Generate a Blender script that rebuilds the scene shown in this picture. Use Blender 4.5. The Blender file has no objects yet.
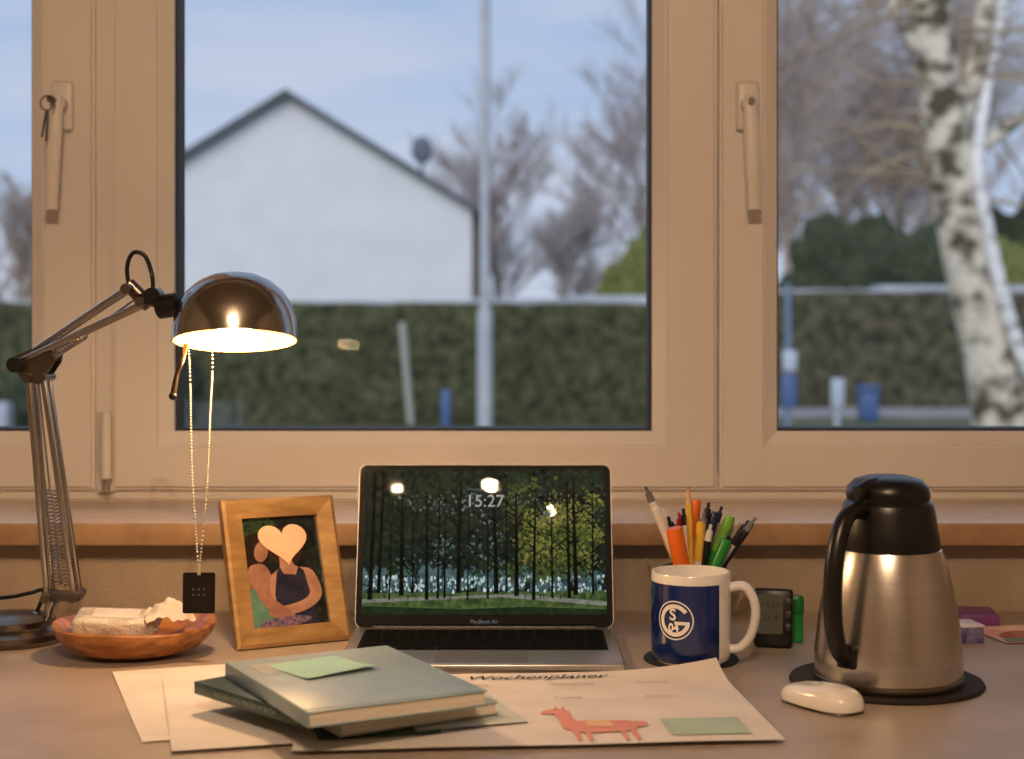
import bpy, bmesh, math, random
from mathutils import Vector, Matrix, noise
F=1600.0; YH=318.0; DESK=0.75; CAMH=0.375; CZ=DESK+CAMH
def S(px,py,d): return Vector(((px-512)*d/F, d, CZ-(py-YH)*d/F))
def T(px,py,z=0.0):
    d=(CAMH-z)*F/(py-YH); return Vector(((px-512)*d/F,d,DESK+z))
def lin(c):
    o=[]
    for v in c[:3]:
        v=v/255.0
        o.append(v/12.92 if v<=0.04045 else ((v+0.055)/1.055)**2.4)
    return (o[0],o[1],o[2],1.0)
MC={}
def M(name,c1,c2=None,scale=20,rough=0.5,metal=0.0,bump=0.0,es=0.0,stretch=(1,1,1),coat=0.0,bscale=None,lo=0.35,hi=0.65,spec=0.5):
    if name in MC: return MC[name]
    m=bpy.data.materials.new(name); m.use_nodes=True
    nt=m.node_tree; b=nt.nodes['Principled BSDF']
    b.inputs['Roughness'].default_value=rough; b.inputs['Metallic'].default_value=metal
    b.inputs['Coat Weight'].default_value=coat
    b.inputs['Specular IOR Level'].default_value=spec
    tc=nt.nodes.new('ShaderNodeTexCoord'); mp=nt.nodes.new('ShaderNodeMapping')
    mp.inputs['Scale'].default_value=stretch
    nt.links.new(tc.outputs['Object'],mp.inputs['Vector'])
    n=nt.nodes.new('ShaderNodeTexNoise'); n.inputs['Scale'].default_value=scale; n.inputs['Detail'].default_value=5
    nt.links.new(mp.outputs[0],n.inputs['Vector'])
    r=nt.nodes.new('ShaderNodeValToRGB')
    if c2 is None: c2=tuple(min(255,v*1.05+1) for v in c1)
    r.color_ramp.elements[0].position=lo; r.color_ramp.elements[1].position=hi
    r.color_ramp.elements[0].color=lin(c1); r.color_ramp.elements[1].color=lin(c2)
    nt.links.new(n.outputs['Fac'],r.inputs[0]); nt.links.new(r.outputs[0],b.inputs['Base Color'])
    if es>0:
        nt.links.new(r.outputs[0],b.inputs['Emission Color']); b.inputs['Emission Strength'].default_value=es
    if bump>0:
        bp=nt.nodes.new('ShaderNodeBump'); bp.inputs['Strength'].default_value=bump; bp.inputs['Distance'].default_value=0.01
        n2=n
        if bscale:
            n2=nt.nodes.new('ShaderNodeTexNoise'); n2.inputs['Scale'].default_value=bscale; n2.inputs['Detail'].default_value=4
            nt.links.new(mp.outputs[0],n2.inputs['Vector'])
        nt.links.new(n2.outputs['Fac'],bp.inputs['Height']); nt.links.new(bp.outputs[0],b.inputs['Normal'])
    MC[name]=m; return m
def SM(name,c1,c2=None,scale=60,es=1.0):
    if name in MC: return MC[name]
    m=M(name,(5,5,5),(6,6,6),rough=0.9,spec=0.0)
    nt=m.node_tree; b=nt.nodes['Principled BSDF']; r=[n for n in nt.nodes if n.type=='VALTORGB'][0]
    n=[n for n in nt.nodes if n.type=='TEX_NOISE'][0]; n.inputs['Scale'].default_value=scale
    r.color_ramp.elements[0].color=lin(c1); r.color_ramp.elements[1].color=lin(c2 or c1)
    for l in list(b.inputs['Base Color'].links): nt.links.remove(l)
    b.inputs['Base Color'].default_value=(0.003,0.003,0.003,1)
    nt.links.new(r.outputs[0],b.inputs['Emission Color']); b.inputs['Emission Strength'].default_value=es
    return m
def link(o): bpy.context.scene.collection.objects.link(o); return o
def mk(name,vs,fs,mat,smooth=False,mats=None,fmi=None):
    me=bpy.data.meshes.new(name); me.from_pydata([tuple(v) for v in vs],[],fs)
    for m in (mats or [mat]): me.materials.append(m)
    if fmi: me.polygons.foreach_set('material_index',fmi)
    if smooth: me.polygons.foreach_set('use_smooth',[True]*len(me.polygons))
    me.update()
    return link(bpy.data.objects.new(name,me))
def autos(o,ang=40):
    me=o.data; bm=bmesh.new(); bm.from_mesh(me)
    bmesh.ops.recalc_face_normals(bm,faces=bm.faces)
    for e in bm.edges:
        e.smooth = not (len(e.link_faces)==2 and e.calc_face_angle(0)>math.radians(ang))
    for f in bm.faces: f.smooth=True
    bm.to_mesh(me); bm.free(); return o
def box(name,lo,hi,mat,bev=0.0,mx=None,seg=2):
    bm=bmesh.new(); bmesh.ops.create_cube(bm,size=1)
    for v in bm.verts:
        v.co=Vector([lo[i]+(v.co[i]+0.5)*(hi[i]-lo[i]) for i in range(3)])
    if bev>0: bmesh.ops.bevel(bm,geom=bm.edges[:]+bm.verts[:],offset=bev,segments=seg,profile=0.5,affect='EDGES')
    if mx: bmesh.ops.transform(bm,matrix=mx,verts=bm.verts)
    me=bpy.data.meshes.new(name); bm.to_mesh(me); bm.free(); me.materials.append(mat)
    o=link(bpy.data.objects.new(name,me))
    if bev>0: autos(o,50)
    return o
def lathe(name,prof,mat,mx=None,seg=48,ang=40,mats=None,fm=None):
    vs=[];fs=[];mi=[]
    n=len(prof)
    for r,z in prof:
        for k in range(seg):
            a=2*math.pi*k/seg; vs.append(Vector((r*math.cos(a),r*math.sin(a),z)))
    for i in range(n-1):
        for k in range(seg):
            a=i*seg+k;b=i*seg+(k+1)%seg
            fs.append((a,b,b+seg,a+seg)); mi.append(fm(i,k,seg) if fm else 0)
    if mx: vs=[mx@v for v in vs]
    o=mk(name,vs,fs,mat,True,mats,mi if fm else None)
    me=o.data; bm=bmesh.new(); bm.from_mesh(me)
    bmesh.ops.remove_doubles(bm,verts=bm.verts,dist=1e-6); bm.to_mesh(me); bm.free()
    return autos(o,ang)
def cr(pts,n=8,closed=False):
    P=[Vector(p) for p in pts]; out=[]
    L=len(P)
    for i in range(L if closed else L-1):
        if closed: a,b,c,d=P[(i-1)%L],P[i],P[(i+1)%L],P[(i+2)%L]
        else:
            a=P[max(i-1,0)];b=P[i];c=P[i+1];d=P[min(i+2,L-1)]
        for k in range(n):
            t=k/n
            out.append(0.5*((2*b)+(c-a)*t+(2*a-5*b+4*c-d)*t*t+(-a+3*b-3*c+d)*t**3))
    if not closed: out.append(P[-1].copy())
    return out
def tube(name,pts,r,mat,seg=10,flat=1.0,up=None,caps=True):
    P=[Vector(p) for p in pts]; N=len(P)
    rr=r if isinstance(r,(list,tuple)) else [r]*N
    if len(rr)!=N:
        m_=len(rr)-1; rr=[(lambda t:rr[min(m_,int(t))]*(1-(t-int(t)))+rr[min(m_,int(t)+1)]*(t-int(t)))(i/(N-1)*m_) for i in range(N)]
    vs=[];fs=[]; prev=None
    for i in range(N):
        t=(P[min(i+1,N-1)]-P[max(i-1,0)]).normalized()
        if prev is None:
            u=Vector(up) if up else (Vector((0,0,1)) if abs(t.z)<0.9 else Vector((1,0,0)))
            a=(u-t*u.dot(t)).normalized()
        else: a=(prev-t*prev.dot(t)).normalized()
        prev=a; b=t.cross(a)
        for k in range(seg):
            an=2*math.pi*k/seg
            vs.append(P[i]+a*math.cos(an)*rr[i]+b*math.sin(an)*rr[i]*flat)
    for i in range(N-1):
        for k in range(seg):
            p=i*seg+k;q=i*seg+(k+1)%seg; fs.append((p,q,q+seg,p+seg))
    if caps:
        fs.append(tuple(range(seg-1,-1,-1))); fs.append(tuple((N-1)*seg+k for k in range(seg)))
    o=mk(name,vs,fs,mat,True)
    return autos(o,60)
def poly(name,pts,mx,mat,z=0.0):
    vs=[mx@Vector((p[0],p[1],z)) for p in pts]
    return mk(name,vs,[tuple(range(len(vs)))],mat)
def prism(name,pts,z0,z1,mx,mat,bev=0):
    n=len(pts)
    vs=[Vector((p[0],p[1],z0)) for p in pts]+[Vector((p[0],p[1],z1)) for p in pts]
    fs=[tuple(range(n-1,-1,-1)),tuple(range(n,2*n))]+[(i,(i+1)%n,n+(i+1)%n,n+i) for i in range(n)]
    if mx: vs=[mx@v for v in vs]
    o=mk(name,vs,fs,mat)
    if bev>0:
        bm=bmesh.new(); bm.from_mesh(o.data)
        bmesh.ops.bevel(bm,geom=bm.edges[:]+bm.verts[:],offset=bev,segments=2,affect='EDGES'); bm.to_mesh(o.data); bm.free(); autos(o,50)
    return o
def text(name,body,size,mx,mat,align='CENTER',shear=0.0,bold=0.0):
    cu=bpy.data.curves.new(name+'_c','FONT'); cu.body=body; cu.size=size; cu.align_x=align; cu.align_y='CENTER'; cu.shear=shear; cu.offset=bold
    t=bpy.data.objects.new(name+'_t',cu); link(t)
    dg=bpy.context.evaluated_depsgraph_get(); dg.update()
    me=bpy.data.meshes.new_from_object(t.evaluated_get(dg)); bpy.data.objects.remove(t)
    me.name=name
    me.materials.clear(); me.materials.append(mat)
    if mx: me.transform(mx)
    return link(bpy.data.objects.new(name,me))
def G(name,parts,loc=None):
    e=bpy.data.objects.new(name,None); e.empty_display_size=0.05
    if loc is None:
        cs=[Vector(v.co) for p in parts if p.type=='MESH' for v in p.data.vertices]
        loc=Vector((sum(c.x for c in cs)/len(cs),sum(c.y for c in cs)/len(cs),min(c.z for c in cs)))
    e.location=loc; link(e)
    for p in parts:
        p.parent=e; p.matrix_parent_inverse=Matrix.Translation(-Vector(loc))
    return e
def sphere(name,c,r,mat,sc=(1,1,1),seg=24):
    bm=bmesh.new(); bmesh.ops.create_uvsphere(bm,u_segments=seg,v_segments=seg//2,radius=r)
    for v in bm.verts: v.co=Vector((v.co.x*sc[0],v.co.y*sc[1],v.co.z*sc[2]))+Vector(c)
    for f in bm.faces: f.smooth=True
    me=bpy.data.meshes.new(name); bm.to_mesh(me); bm.free(); me.materials.append(mat)
    return link(bpy.data.objects.new(name,me))
def ring(name,o,i,y0,y1,mat,bev=0.0):
    ox0,ox1,oz0,oz1=o; ix0,ix1,iz0,iz1=i
    O=[(ox0,oz0),(ox1,oz0),(ox1,oz1),(ox0,oz1)]; I=[(ix0,iz0),(ix1,iz0),(ix1,iz1),(ix0,iz1)]
    vs=[(a,y0,b) for a,b in O]+[(a,y0,b) for a,b in I]+[(a,y1,b) for a,b in O]+[(a,y1,b) for a,b in I]
    fs=[]
    for k in range(4):
        j=(k+1)%4
        fs+= [(k,j,4+j,4+k),(8+j,8+k,12+k,12+j),(k,8+k,8+j,j),(4+k,4+j,12+j,12+k)]
    ob=mk(name,vs,fs,mat)
    bm=bmesh.new(); bm.from_mesh(ob.data); bmesh.ops.recalc_face_normals(bm,faces=bm.faces)
    if bev>0:
        es=[e for e in bm.edges if len(e.link_faces)==2 and e.calc_face_angle(0)>0.5 and (e.verts[0].co.y+e.verts[1].co.y)/2<y0+1e-4]
        bmesh.ops.bevel(bm,geom=es,offset=bev,segments=3,affect='EDGES')
    bm.to_mesh(ob.data); bm.free()
    if bev>0: autos(ob,35)
    return ob
def rotz(a,c=(0,0,0)): return Matrix.Translation(Vector(c))@Matrix.Rotation(math.radians(a),4,'Z')

# ---------------- camera ----------------
cam=bpy.data.cameras.new('camera'); co=link(bpy.data.objects.new('camera',cam))
co.location=(0,0,CZ); co.rotation_euler=(math.radians(90),0,0)
cam.sensor_width=36; cam.lens=F/1024*36; cam.shift_y=-(379.5-YH)/1024
cam.dof.use_dof=True; cam.dof.focus_distance=1.75; cam.dof.aperture_fstop=4.8
cam.clip_end=500
bpy.context.scene.camera=co
try:
    bpy.context.scene.view_settings.view_transform='Standard'
except Exception: pass

# ---------------- world ----------------
w=bpy.data.worlds.new('sky'); bpy.context.scene.world=w; w.use_nodes=True
nt=w.node_tree; bg=nt.nodes['Background']
tc=nt.nodes.new('ShaderNodeTexCoord'); sep=nt.nodes.new('ShaderNodeSeparateXYZ')
nt.links.new(tc.outputs['Generated'],sep.inputs[0])
rp=nt.nodes.new('ShaderNodeValToRGB'); cr_=rp.color_ramp
cr_.elements[0].position=0.0; cr_.elements[0].color=lin((200,208,226))
cr_.elements[1].position=1.0; cr_.elements[1].color=lin((150,172,206))
e=cr_.elements.new(0.08); e.color=lin((182,200,228))
e=cr_.elements.new(0.2); e.color=lin((164,188,224))
nt.links.new(sep.outputs['Z'],rp.inputs[0])
mp=nt.nodes.new('ShaderNodeMapping'); mp.inputs['Scale'].default_value=(1.2,1.2,7)
nt.links.new(tc.outputs['Generated'],mp.inputs[0])
nz=nt.nodes.new('ShaderNodeTexNoise'); nz.inputs['Scale'].default_value=2.6; nz.inputs['Detail'].default_value=4
nt.links.new(mp.outputs[0],nz.inputs[0])
r2=nt.nodes.new('ShaderNodeValToRGB'); r2.color_ramp.elements[0].position=0.42; r2.color_ramp.elements[1].position=0.68
nt.links.new(nz.outputs['Fac'],r2.inputs[0])
mx_=nt.nodes.new('ShaderNodeMix'); mx_.data_type='RGBA'
mul=nt.nodes.new('ShaderNodeMath'); mul.operation='MULTIPLY'; mul.inputs[1].default_value=0.6
nt.links.new(r2.outputs[0],mul.inputs[0]); nt.links.new(mul.outputs[0],mx_.inputs[0])
nt.links.new(rp.outputs[0],mx_.inputs[6]); mx_.inputs[7].default_value=lin((208,212,228))
nt.links.new(mx_.outputs[2],bg.inputs[0]); bg.inputs[1].default_value=1.0
sun=bpy.data.lights.new('sun','SUN'); sun.energy=1.55; sun.angle=math.radians(40); sun.color=(1,0.95,0.92)
so=link(bpy.data.objects.new('sun',sun)); so.rotation_euler=(math.radians(62),0,math.radians(-20)); so.location=(0,0,10)

# ---------------- materials ----------------
pvc=M('pvc_white',(212,207,202),(220,215,210),scale=3,rough=0.42)
gask_shade=M('gasket_shade',(36,32,30),rough=0.6)  # dark for the seal and for painted shade in the reveal
plaster=M('plaster',(162,148,130),(176,161,142),scale=14,rough=0.9,bump=0.25,bscale=260)
plain=M('wall_paint',(184,176,164),(192,184,172),scale=8,rough=0.9,bump=0.1,bscale=200)
sillm=M('sill_stone',(204,186,170),(216,200,186),scale=60,rough=0.35)
selm=M('sill_edge',(156,124,92),(176,144,110),scale=30,rough=0.6)
black=M('black_plastic',(16,15,16),rough=0.32)
chrome=M('chrome',(190,186,180),rough=0.16,metal=1.0)
dkmet=M('dark_steel',(120,112,104),rough=0.28,metal=1.0)
paper=M('paper',(222,218,212),(232,228,222),rough=0.8)
white=M('white_gloss',(232,230,226),rough=0.18,coat=0.4)

# ---------------- room ----------------
WY=2.05
box('wall_back_sill_part',(-2.3,WY,0),(2.1,2.4,0.838),plaster).name='wall_back'
box('wall_back_left',(-2.3,WY,0.838),(-1.47,2.4,2.5),plain)
box('wall_back_right',(1.175,WY,0.838),(2.1,2.4,2.5),plain)
box('wall_back_top',(-1.47,WY,2.13),(1.175,2.4,2.5),plain)
box('wall_left',(-2.4,-2.6,0),(-2.3,2.4,2.5),plain)
box('wall_right',(2.1,-2.6,0),(2.2,2.4,2.5),plain)
box('wall_front',(-2.4,-2.7,0),(2.2,-2.6,2.5),plain)
box('ceiling',(-2.4,-2.7,2.5),(2.2,2.4,2.6),plain)
box('floor',(-2.4,-2.7,-0.1),(2.2,2.4,0),M('floor_wood',(120,84,54),(146,104,68),scale=4,stretch=(1,12,1),rough=0.5))
G('windowsill',[box('slab',(-1.47,2.022,0.839),(1.175,2.33,0.866),sillm,0.002),
               box('front_edge',(-1.49,2.016,0.838),(1.19,2.022,0.8655),selm,0.0015)])

# ---------------- window ----------------
wp=[]
SF=2.25
def X2(px): return (px-512)*SF/F
wp.append(ring('fixed_frame',(-1.47,1.175,0.866,2.13),(-1.40,1.11,0.905,2.07),2.262,2.335,pvc,0.003))
wp.append(box('mullion_a',(-0.62,2.264,0.9),(-0.53,2.335,2.075),pvc,0.003))
wp.append(box('mullion_b',(0.262,2.268,0.9),(0.32,2.335,2.075),pvc,0.003))
def glassmat(nm,fac,tint,rg_=0.0):
    gl=bpy.data.materials.new(nm); gl.use_nodes=True; n=gl.node_tree; n.nodes.remove(n.nodes['Principled BSDF'])
    tr=n.nodes.new('ShaderNodeBsdfTransparent'); gs=n.nodes.new('ShaderNodeBsdfGlossy'); gs.inputs['Roughness'].default_value=rg_
    mxs=n.nodes.new('ShaderNodeMixShader'); mxs.inputs[0].default_value=fac
    tr.inputs[0].default_value=tint
    n.links.new(tr.outputs[0],mxs.inputs[1]); n.links.new(gs.outputs[0],mxs.inputs[2]); n.links.new(mxs.outputs[0],n.nodes['Material Output'].inputs[0])
    return gl
gl=glassmat('window_glass',0.002,(0.98,0.99,0.99,1))
def sash(nm,x0,x1,ix0,ix1):
    z0,z1,iz0,iz1=0.883,2.105,0.9647,2.02
    s=0.017
    wp.append(ring(nm+'_sash',(x0,x1,z0,z1),(ix0-s,ix1+s,iz0-s,iz1+s),SF,2.32,pvc,0.005))
    o=(ix0-s,ix1+s,iz0-s,iz1+s); i=(ix0,ix1,iz0,iz1)
    O=[(o[0],o[2]),(o[1],o[2]),(o[1],o[3]),(o[0],o[3])]; I=[(i[0],i[2]),(i[1],i[2]),(i[1],i[3]),(i[0],i[3])]
    vs=[(a,SF+0.006,b) for a,b in O]+[(a,SF+0.014,b) for a,b in I]+[(a,SF+0.026,b) for a,b in I]+[(a,2.32,b) for a,b in O]+[(a,2.32,b) for a,b in I]
    fs=[]
    for k in range(4):
        j=(k+1)%4
        fs+=[(k,j,4+j,4+k),(4+k,4+j,8+j,8+k),(8+k,8+j,16+j,16+k),(12+k,16+k,16+j,12+j)]
    wp.append(mk(nm+'_bead',vs,fs,pvc))
    g=0.0035
    wp.append(ring(nm+'_gasket_shade',(ix0-0.001,ix1+0.001,iz0-0.001,iz1+0.001),(ix0+g,ix1-g,iz0+g,iz1-g),SF+0.024,2.322,gask_shade))  # seal stretched through the reveal; its dark colour also stands in for shade
    y=2.288
    wp.append(mk(nm+'_glass',[(ix0,y,iz0),(ix1,y,iz0),(ix1,y,iz1),(ix0,y,iz1)],[(0,1,2,3)],gl))
sash('left',-1.436,X2(94),-1.35,X2(29))
sash('middle',X2(112),X2(717),X2(172),X2(653))
sash('right',X2(719.5),1.1425,X2(778.5),1.06)
def handle(nm,px,lean):
    x=X2(px); z0=CZ-(106-YH)*SF/F
    wp.append(box(nm+'_plate',(x-0.0165,SF-0.010,z0-0.036),(x+0.0165,SF+0.001,z0+0.034),pvc,0.006,seg=3))
    wp.append(tube(nm+'_neck',[(x,SF-0.005,z0),(x,SF-0.030,z0)],0.011,pvc,16))
    pts=cr([(x,SF-0.029,z0+0.012),(x,SF-0.035,z0-0.01),(x+lean*0.3,SF-0.039,z0-0.06),(x+lean,SF-0.037,z0-0.148)],6)
    nn=len(pts)
    wp.append(tube(nm+'_lever',pts,[0.007+0.004*math.sin(min(1,i/(nn-1)*1.05)*math.pi*0.75) for i in range(nn)],pvc,14,0.6,up=(1,0,0)))
    return x,z0
hx,hz=handle('handle_a',63,-0.007)
handle('handle_b',747,0.005)
wp.append(tube('key_ring',cr([(hx-0.006+0.010*math.cos(a),SF-0.054,hz-0.003+0.010*math.sin(a)) for a in [k*math.pi/4 for k in range(8)]],4,True),0.0011,dkmet,6))
wp.append(tube('key_shaft',[(hx-0.006,SF-0.054,hz-0.014),(hx-0.008,SF-0.054,hz-0.055)],0.0018,dkmet,6))
wp.append(tube('key_shaft_b',[(hx-0.008,SF-0.054,hz-0.014),(hx-0.014,SF-0.054,hz-0.050)],0.0016,dkmet,6))
wp.append(tube('key_lock',[(hx-0.003,SF-0.054,hz+0.003),(hx-0.003,SF-0.03,hz+0.003)],0.005,dkmet,12))
wp.append(tube('handle_b_button',[(X2(747),SF-0.044,hz+0.002),(X2(747),SF-0.03,hz+0.002)],0.005,chrome,12))
hxx=X2(107)
wp.append(tube('hinge_cover',[(hxx,SF-0.004,CZ-(412-YH)*SF/F),(hxx,SF-0.004,CZ-(478-YH)*SF/F)],0.0075,pvc,16))
wp.append(tube('hinge_pin',[(hxx,SF-0.004,CZ-(478-YH)*SF/F),(hxx,SF-0.004,CZ-(491-YH)*SF/F)],0.0065,chrome,16))
wp.append(box('hinge_foot',(hxx-0.012,SF-0.004,CZ-(492-YH)*SF/F),(hxx+0.009,SF+0.02,CZ-(484-YH)*SF/F),pvc,0.002))
G('window_1',wp,Vector((0,2.3,0.866)))

# ---------------- desk ----------------
deskm=M('desk_laminate',(160,148,136),(178,166,153),scale=9,rough=0.42,bump=0.03,bscale=300)
dp=[box('top',(-1.15,1.12,0.722),(1.15,2.045,0.75),deskm,0.002)]
for i,(x,y) in enumerate([(-1.08,1.2),(1.08,1.2),(-1.08,1.98),(1.08,1.98)]):
    dp.append(box('leg_%d'%(i+1),(x-0.03,y-0.03,0),(x+0.03,y+0.03,0.722),dkmet,0.003))
dp.append(box('rail',(-1.05,1.97,0.65),(1.05,1.99,0.722),dkmet))
G('desk',dp)

# ---------------- ceiling lamp ----------------
cl=[box('bar',(-0.42,-0.30,2.44),(0.2,-0.24,2.46),chrome,0.005),box('rose',(-0.16,-0.32,2.46),(-0.06,-0.22,2.5),chrome,0.004)]
for i,(x,z,pw,rs) in enumerate([(-0.326,2.34,14,0.009),(-0.063,2.35,64,0.018),(0.11,2.27,14,0.008)]):
    cl.append(tube('stem_%d'%i,[(x,-0.27,2.44),(x,-0.27,z+0.09)],0.006,chrome,8))
    cl.append(lathe('cup_%d'%i,[(0.008,0.09),(0.03,0.08),(0.034,0.03),(0.032,0.03),(0.028,0.076)],chrome,Matrix.Translation((x,-0.27,z)),24))
    l=bpy.data.lights.new('bulb_light_%d'%i,'POINT'); l.energy=pw; l.color=(1,0.67,0.42); l.shadow_soft_size=rs
    lo=link(bpy.data.objects.new('bulb_light_%d'%i,l)); lo.location=(x,-0.27,z); cl.append(lo)
G('ceiling_lamp',cl,Vector((-0.11,-0.27,2.5)))

# ---------------- laptop ----------------
alu=M('aluminium',(176,174,172),rough=0.35,metal=0.85)
bez=M('bezel',(6,6,7),rough=0.5,spec=0.1)
keym=M('keys',(9,9,10),rough=0.8,spec=0.1)
lp=[]
LX=-0.0325; LW=0.304; yf=1.677; yh=1.872
lp.append(box('base',(LX-LW/2,yf,DESK+0.001),(LX+LW/2,yh+0.008,DESK+0.0125),alu,0.003,seg=3))
lp.append(box('keyboard_well',(LX-0.138,yh-0.125,DESK+0.0122),(LX+0.138,yh-0.012,DESK+0.0128),M('well',(22,22,23),rough=0.8,spec=0.1)))
kv=[]
rows=[(14,0.009),(14,0.017),(14,0.017),(13,0.017),(12,0.017),(9,0.017)]
y=yh-0.015
for ri,(n_,hh) in enumerate(rows):
    wd=0.272
    ws=[1.0]*n_
    if ri==5: ws=[1,1,1,1.2,5,1.2,1,1,1]
    tot=sum(ws); x=LX-wd/2
    for kq in ws:
        kw=wd*kq/tot
        kv.append((x+0.0013,x+kw-0.0013,y-hh,y)); x+=kw
    y-=hh+0.0026
vs=[];fs=[]
for a,b,c,d in kv:
    z0=DESK+0.0125;z1=DESK+0.0138; s=len(vs)
    vs+=[(a,c,z0),(b,c,z0),(b,d,z0),(a,d,z0),(a+.0006,c+.0006,z1),(b-.0006,c+.0006,z1),(b-.0006,d-.0006,z1),(a+.0006,d-.0006,z1)]
    fs+=[(s+4,s+5,s+6,s+7)]+[(s+i,s+(i+1)%4,s+4+(i+1)%4,s+4+i) for i in range(4)]
lp.append(mk('keys',vs,fs,keym))
lp.append(box('trackpad',(LX-0.05,yf+0.006,DESK+0.0123),(LX+0.05,yf+0.066,DESK+0.0127),M('trackpad_m',(150,148,147),rough=0.3,metal=0.7)))
th=math.radians(19.5)
LM=Matrix(((1,0,0,LX),(0,math.sin(th),-math.cos(th),yh),(0,math.cos(th),math.sin(th),DESK+0.010),(0,0,0,1)))
LL=0.198
def rrect(x0,x1,y0,y1,r,n=6):
    o=[]
    for cx,cy,a0 in [(x1-r,y1-r,0),(x0+r,y1-r,90),(x0+r,y0+r,180),(x1-r,y0+r,270)]:
        for k in range(n+1):
            a=math.radians(a0+90*k/n); o.append((cx+r*math.cos(a),cy+r*math.sin(a)))
    return o
lp.append(prism('lid_shell',rrect(-LW/2,LW/2,0.002,LL+0.0008,0.009),-0.005,-0.0006,LM,M('alu_dark',(150,148,146),rough=0.45,metal=0.8),0.0008))
lp.append(prism('lid_bezel',rrect(-LW/2+.001,LW/2-.001,0.003,LL,0.0085),-0.0006,0.0,LM,bez))
lp.append(tube('hinge',[(LX-0.13,yh+0.001,DESK+0.012),(LX+0.13,yh+0.001,DESK+0.012)],0.005,black,12))
lp.append(text('logo_text','MacBook Air',0.0062,LM@Matrix.Translation((0,0.0095,0.0004)),SM('bez_text',(150,150,150),es=0.5)))
sw=0.144; sb=0.018; st=0.1925
sc=SM('scr_canopy',(10,18,15),(34,46,36),scale=160,es=0.9)
lp.append(poly('screen_canopy',[(-sw,sb),(sw,sb),(sw,st),(-sw,st)],LM,sc,0.0003))
rg=random.Random(3)
scg=SM('scr_grass',(44,66,36),(88,104,56),scale=150,es=0.9)
scl=SM('scr_light',(120,156,160),(214,226,226),scale=260,es=0.9)
sct=SM('scr_trunk',(4,6,6),(16,18,15),scale=80,es=0.8)
lp.append(poly('screen_grass',[(-sw,sb),(sw,sb),(sw,sb+0.028),(-sw,sb+0.025)],LM,scg,0.0005))
lp.append(poly('screen_shade',[(-sw,sb),(sw,sb),(sw,sb+0.006),(0.05,sb+0.009),(-0.03,sb+0.006),(-sw,sb+0.010)],LM,SM('scr_shade',(22,36,22),(42,58,34),scale=200,es=0.8),0.00052))
lp.append(poly('screen_path',[(-sw,sb+0.013),(-0.02,sb+0.019),(0.02,sb+0.020),(0.06,sb+0.017),(sw,sb+0.010),(sw,sb+0.015),(0.04,sb+0.0240),(-sw,sb+0.018)],LM,SM('scr_path',(110,112,102),(140,142,130),scale=200,es=0.8),0.0006))
def blobs(nm,n_,x0,x1,y0,y1,r0,r1,mat,z,sq=1.0,cl=None):
    vs=[];fs=[]
    cs=[(rg.uniform(x0,x1),rg.uniform(y0,y1)) for _ in range(cl)] if cl else None
    for _ in range(n_):
        if cs:
            c_=rg.choice(cs); cx=c_[0]+rg.gauss(0,0.008); cy=c_[1]+rg.gauss(0,0.007)
        else: cx=rg.uniform(x0,x1); cy=rg.uniform(y0,y1)
        cy=max(y0,cy); r=rg.uniform(r0,r1); k=6; s=len(vs)
        for j in range(k):
            a=2*math.pi*j/k+rg.uniform(-.3,.3); q=r*rg.uniform(.5,1.3)
            X=min(sw,max(-sw,cx+q*math.cos(a))); Y=min(st,max(sb,cy+q*sq*math.sin(a)))
            vs.append(LM@Vector((X,Y,z)))
        fs.append(tuple(range(s,s+k)))
    return mk(nm,vs,fs,mat)
lp.append(blobs('screen_haze',240,-sw,sw,sb+0.027,sb+0.054,0.003,0.006,SM('scr_haze',(54,80,84),(96,124,126),scale=120,es=0.7),0.00044,1.3))
lp.append(blobs('screen_green',900,-sw,sw,sb+0.045,st,0.0008,0.0036,SM('scr_dkgreen',(18,32,20),(46,62,38),scale=200,es=0.8),0.00046,cl=44))
lp.append(blobs('screen_sky',360,-0.10,0.12,sb+0.055,st-0.01,0.0005,0.0022,SM('scr_skyb',(60,76,74),(116,136,134),scale=120,es=0.7),0.00047,cl=18))
lp.append(blobs('screen_yellow_a',1200,0.03,sw,sb+0.04,st-0.02,0.0008,0.003,SM('scr_yel_a',(48,64,26),(84,92,40),scale=190,es=0.8),0.00048,cl=34))
lp.append(blobs('screen_yellow_b',700,0.045,sw,sb+0.05,st-0.03,0.0006,0.0022,SM('scr_yel_b',(92,98,40),(140,134,68),scale=190,es=0.8),0.0005,cl=24))
lp.append(blobs('screen_lights',230,-sw*.97,sw,sb+0.027,sb+0.045,0.0006,0.0018,scl,0.00055,1.8))
tx=[-0.135,-0.125,-0.112,-0.098,-0.085,-0.068,-0.055,-0.047,-0.031,-0.02,0.004,0.014,0.026,0.038,0.058,0.08,0.1,0.108,0.128]
vs=[];fs=[]
def seg2(x0,y0,x1,y1,w0,w1):
    s=len(vs); dx,dy=x1-x0,y1-y0; L=math.hypot(dx,dy); nx,ny=-dy/L,dx/L
    for X,Y in [(x0-nx*w0,y0-ny*w0),(x0+nx*w0,y0+ny*w0),(x1+nx*w1,y1+ny*w1),(x1-nx*w1,y1-ny*w1)]:
        vs.append(LM@Vector((min(sw,max(-sw,X)),min(st,max(sb,Y)),0.0007)))
    fs.append((s,s+1,s+2,s+3))
for i,x in enumerate(tx):
    wv=rg.choice([0.0010,0.0014,0.0022,0.0028]); yb=sb+rg.uniform(0.016,0.026); ht=rg.uniform(0.1,0.16)
    seg2(x,yb,x+rg.uniform(-.003,.003),min(st,yb+ht),wv,wv*0.4)
    for _ in range(7):
        yy=yb+rg.uniform(0.03,ht*0.9); s=rg.choice([-1,1])
        seg2(x,yy,x+s*rg.uniform(0.008,0.022),yy+rg.uniform(0.004,0.02),wv*0.4,0.0002)
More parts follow.
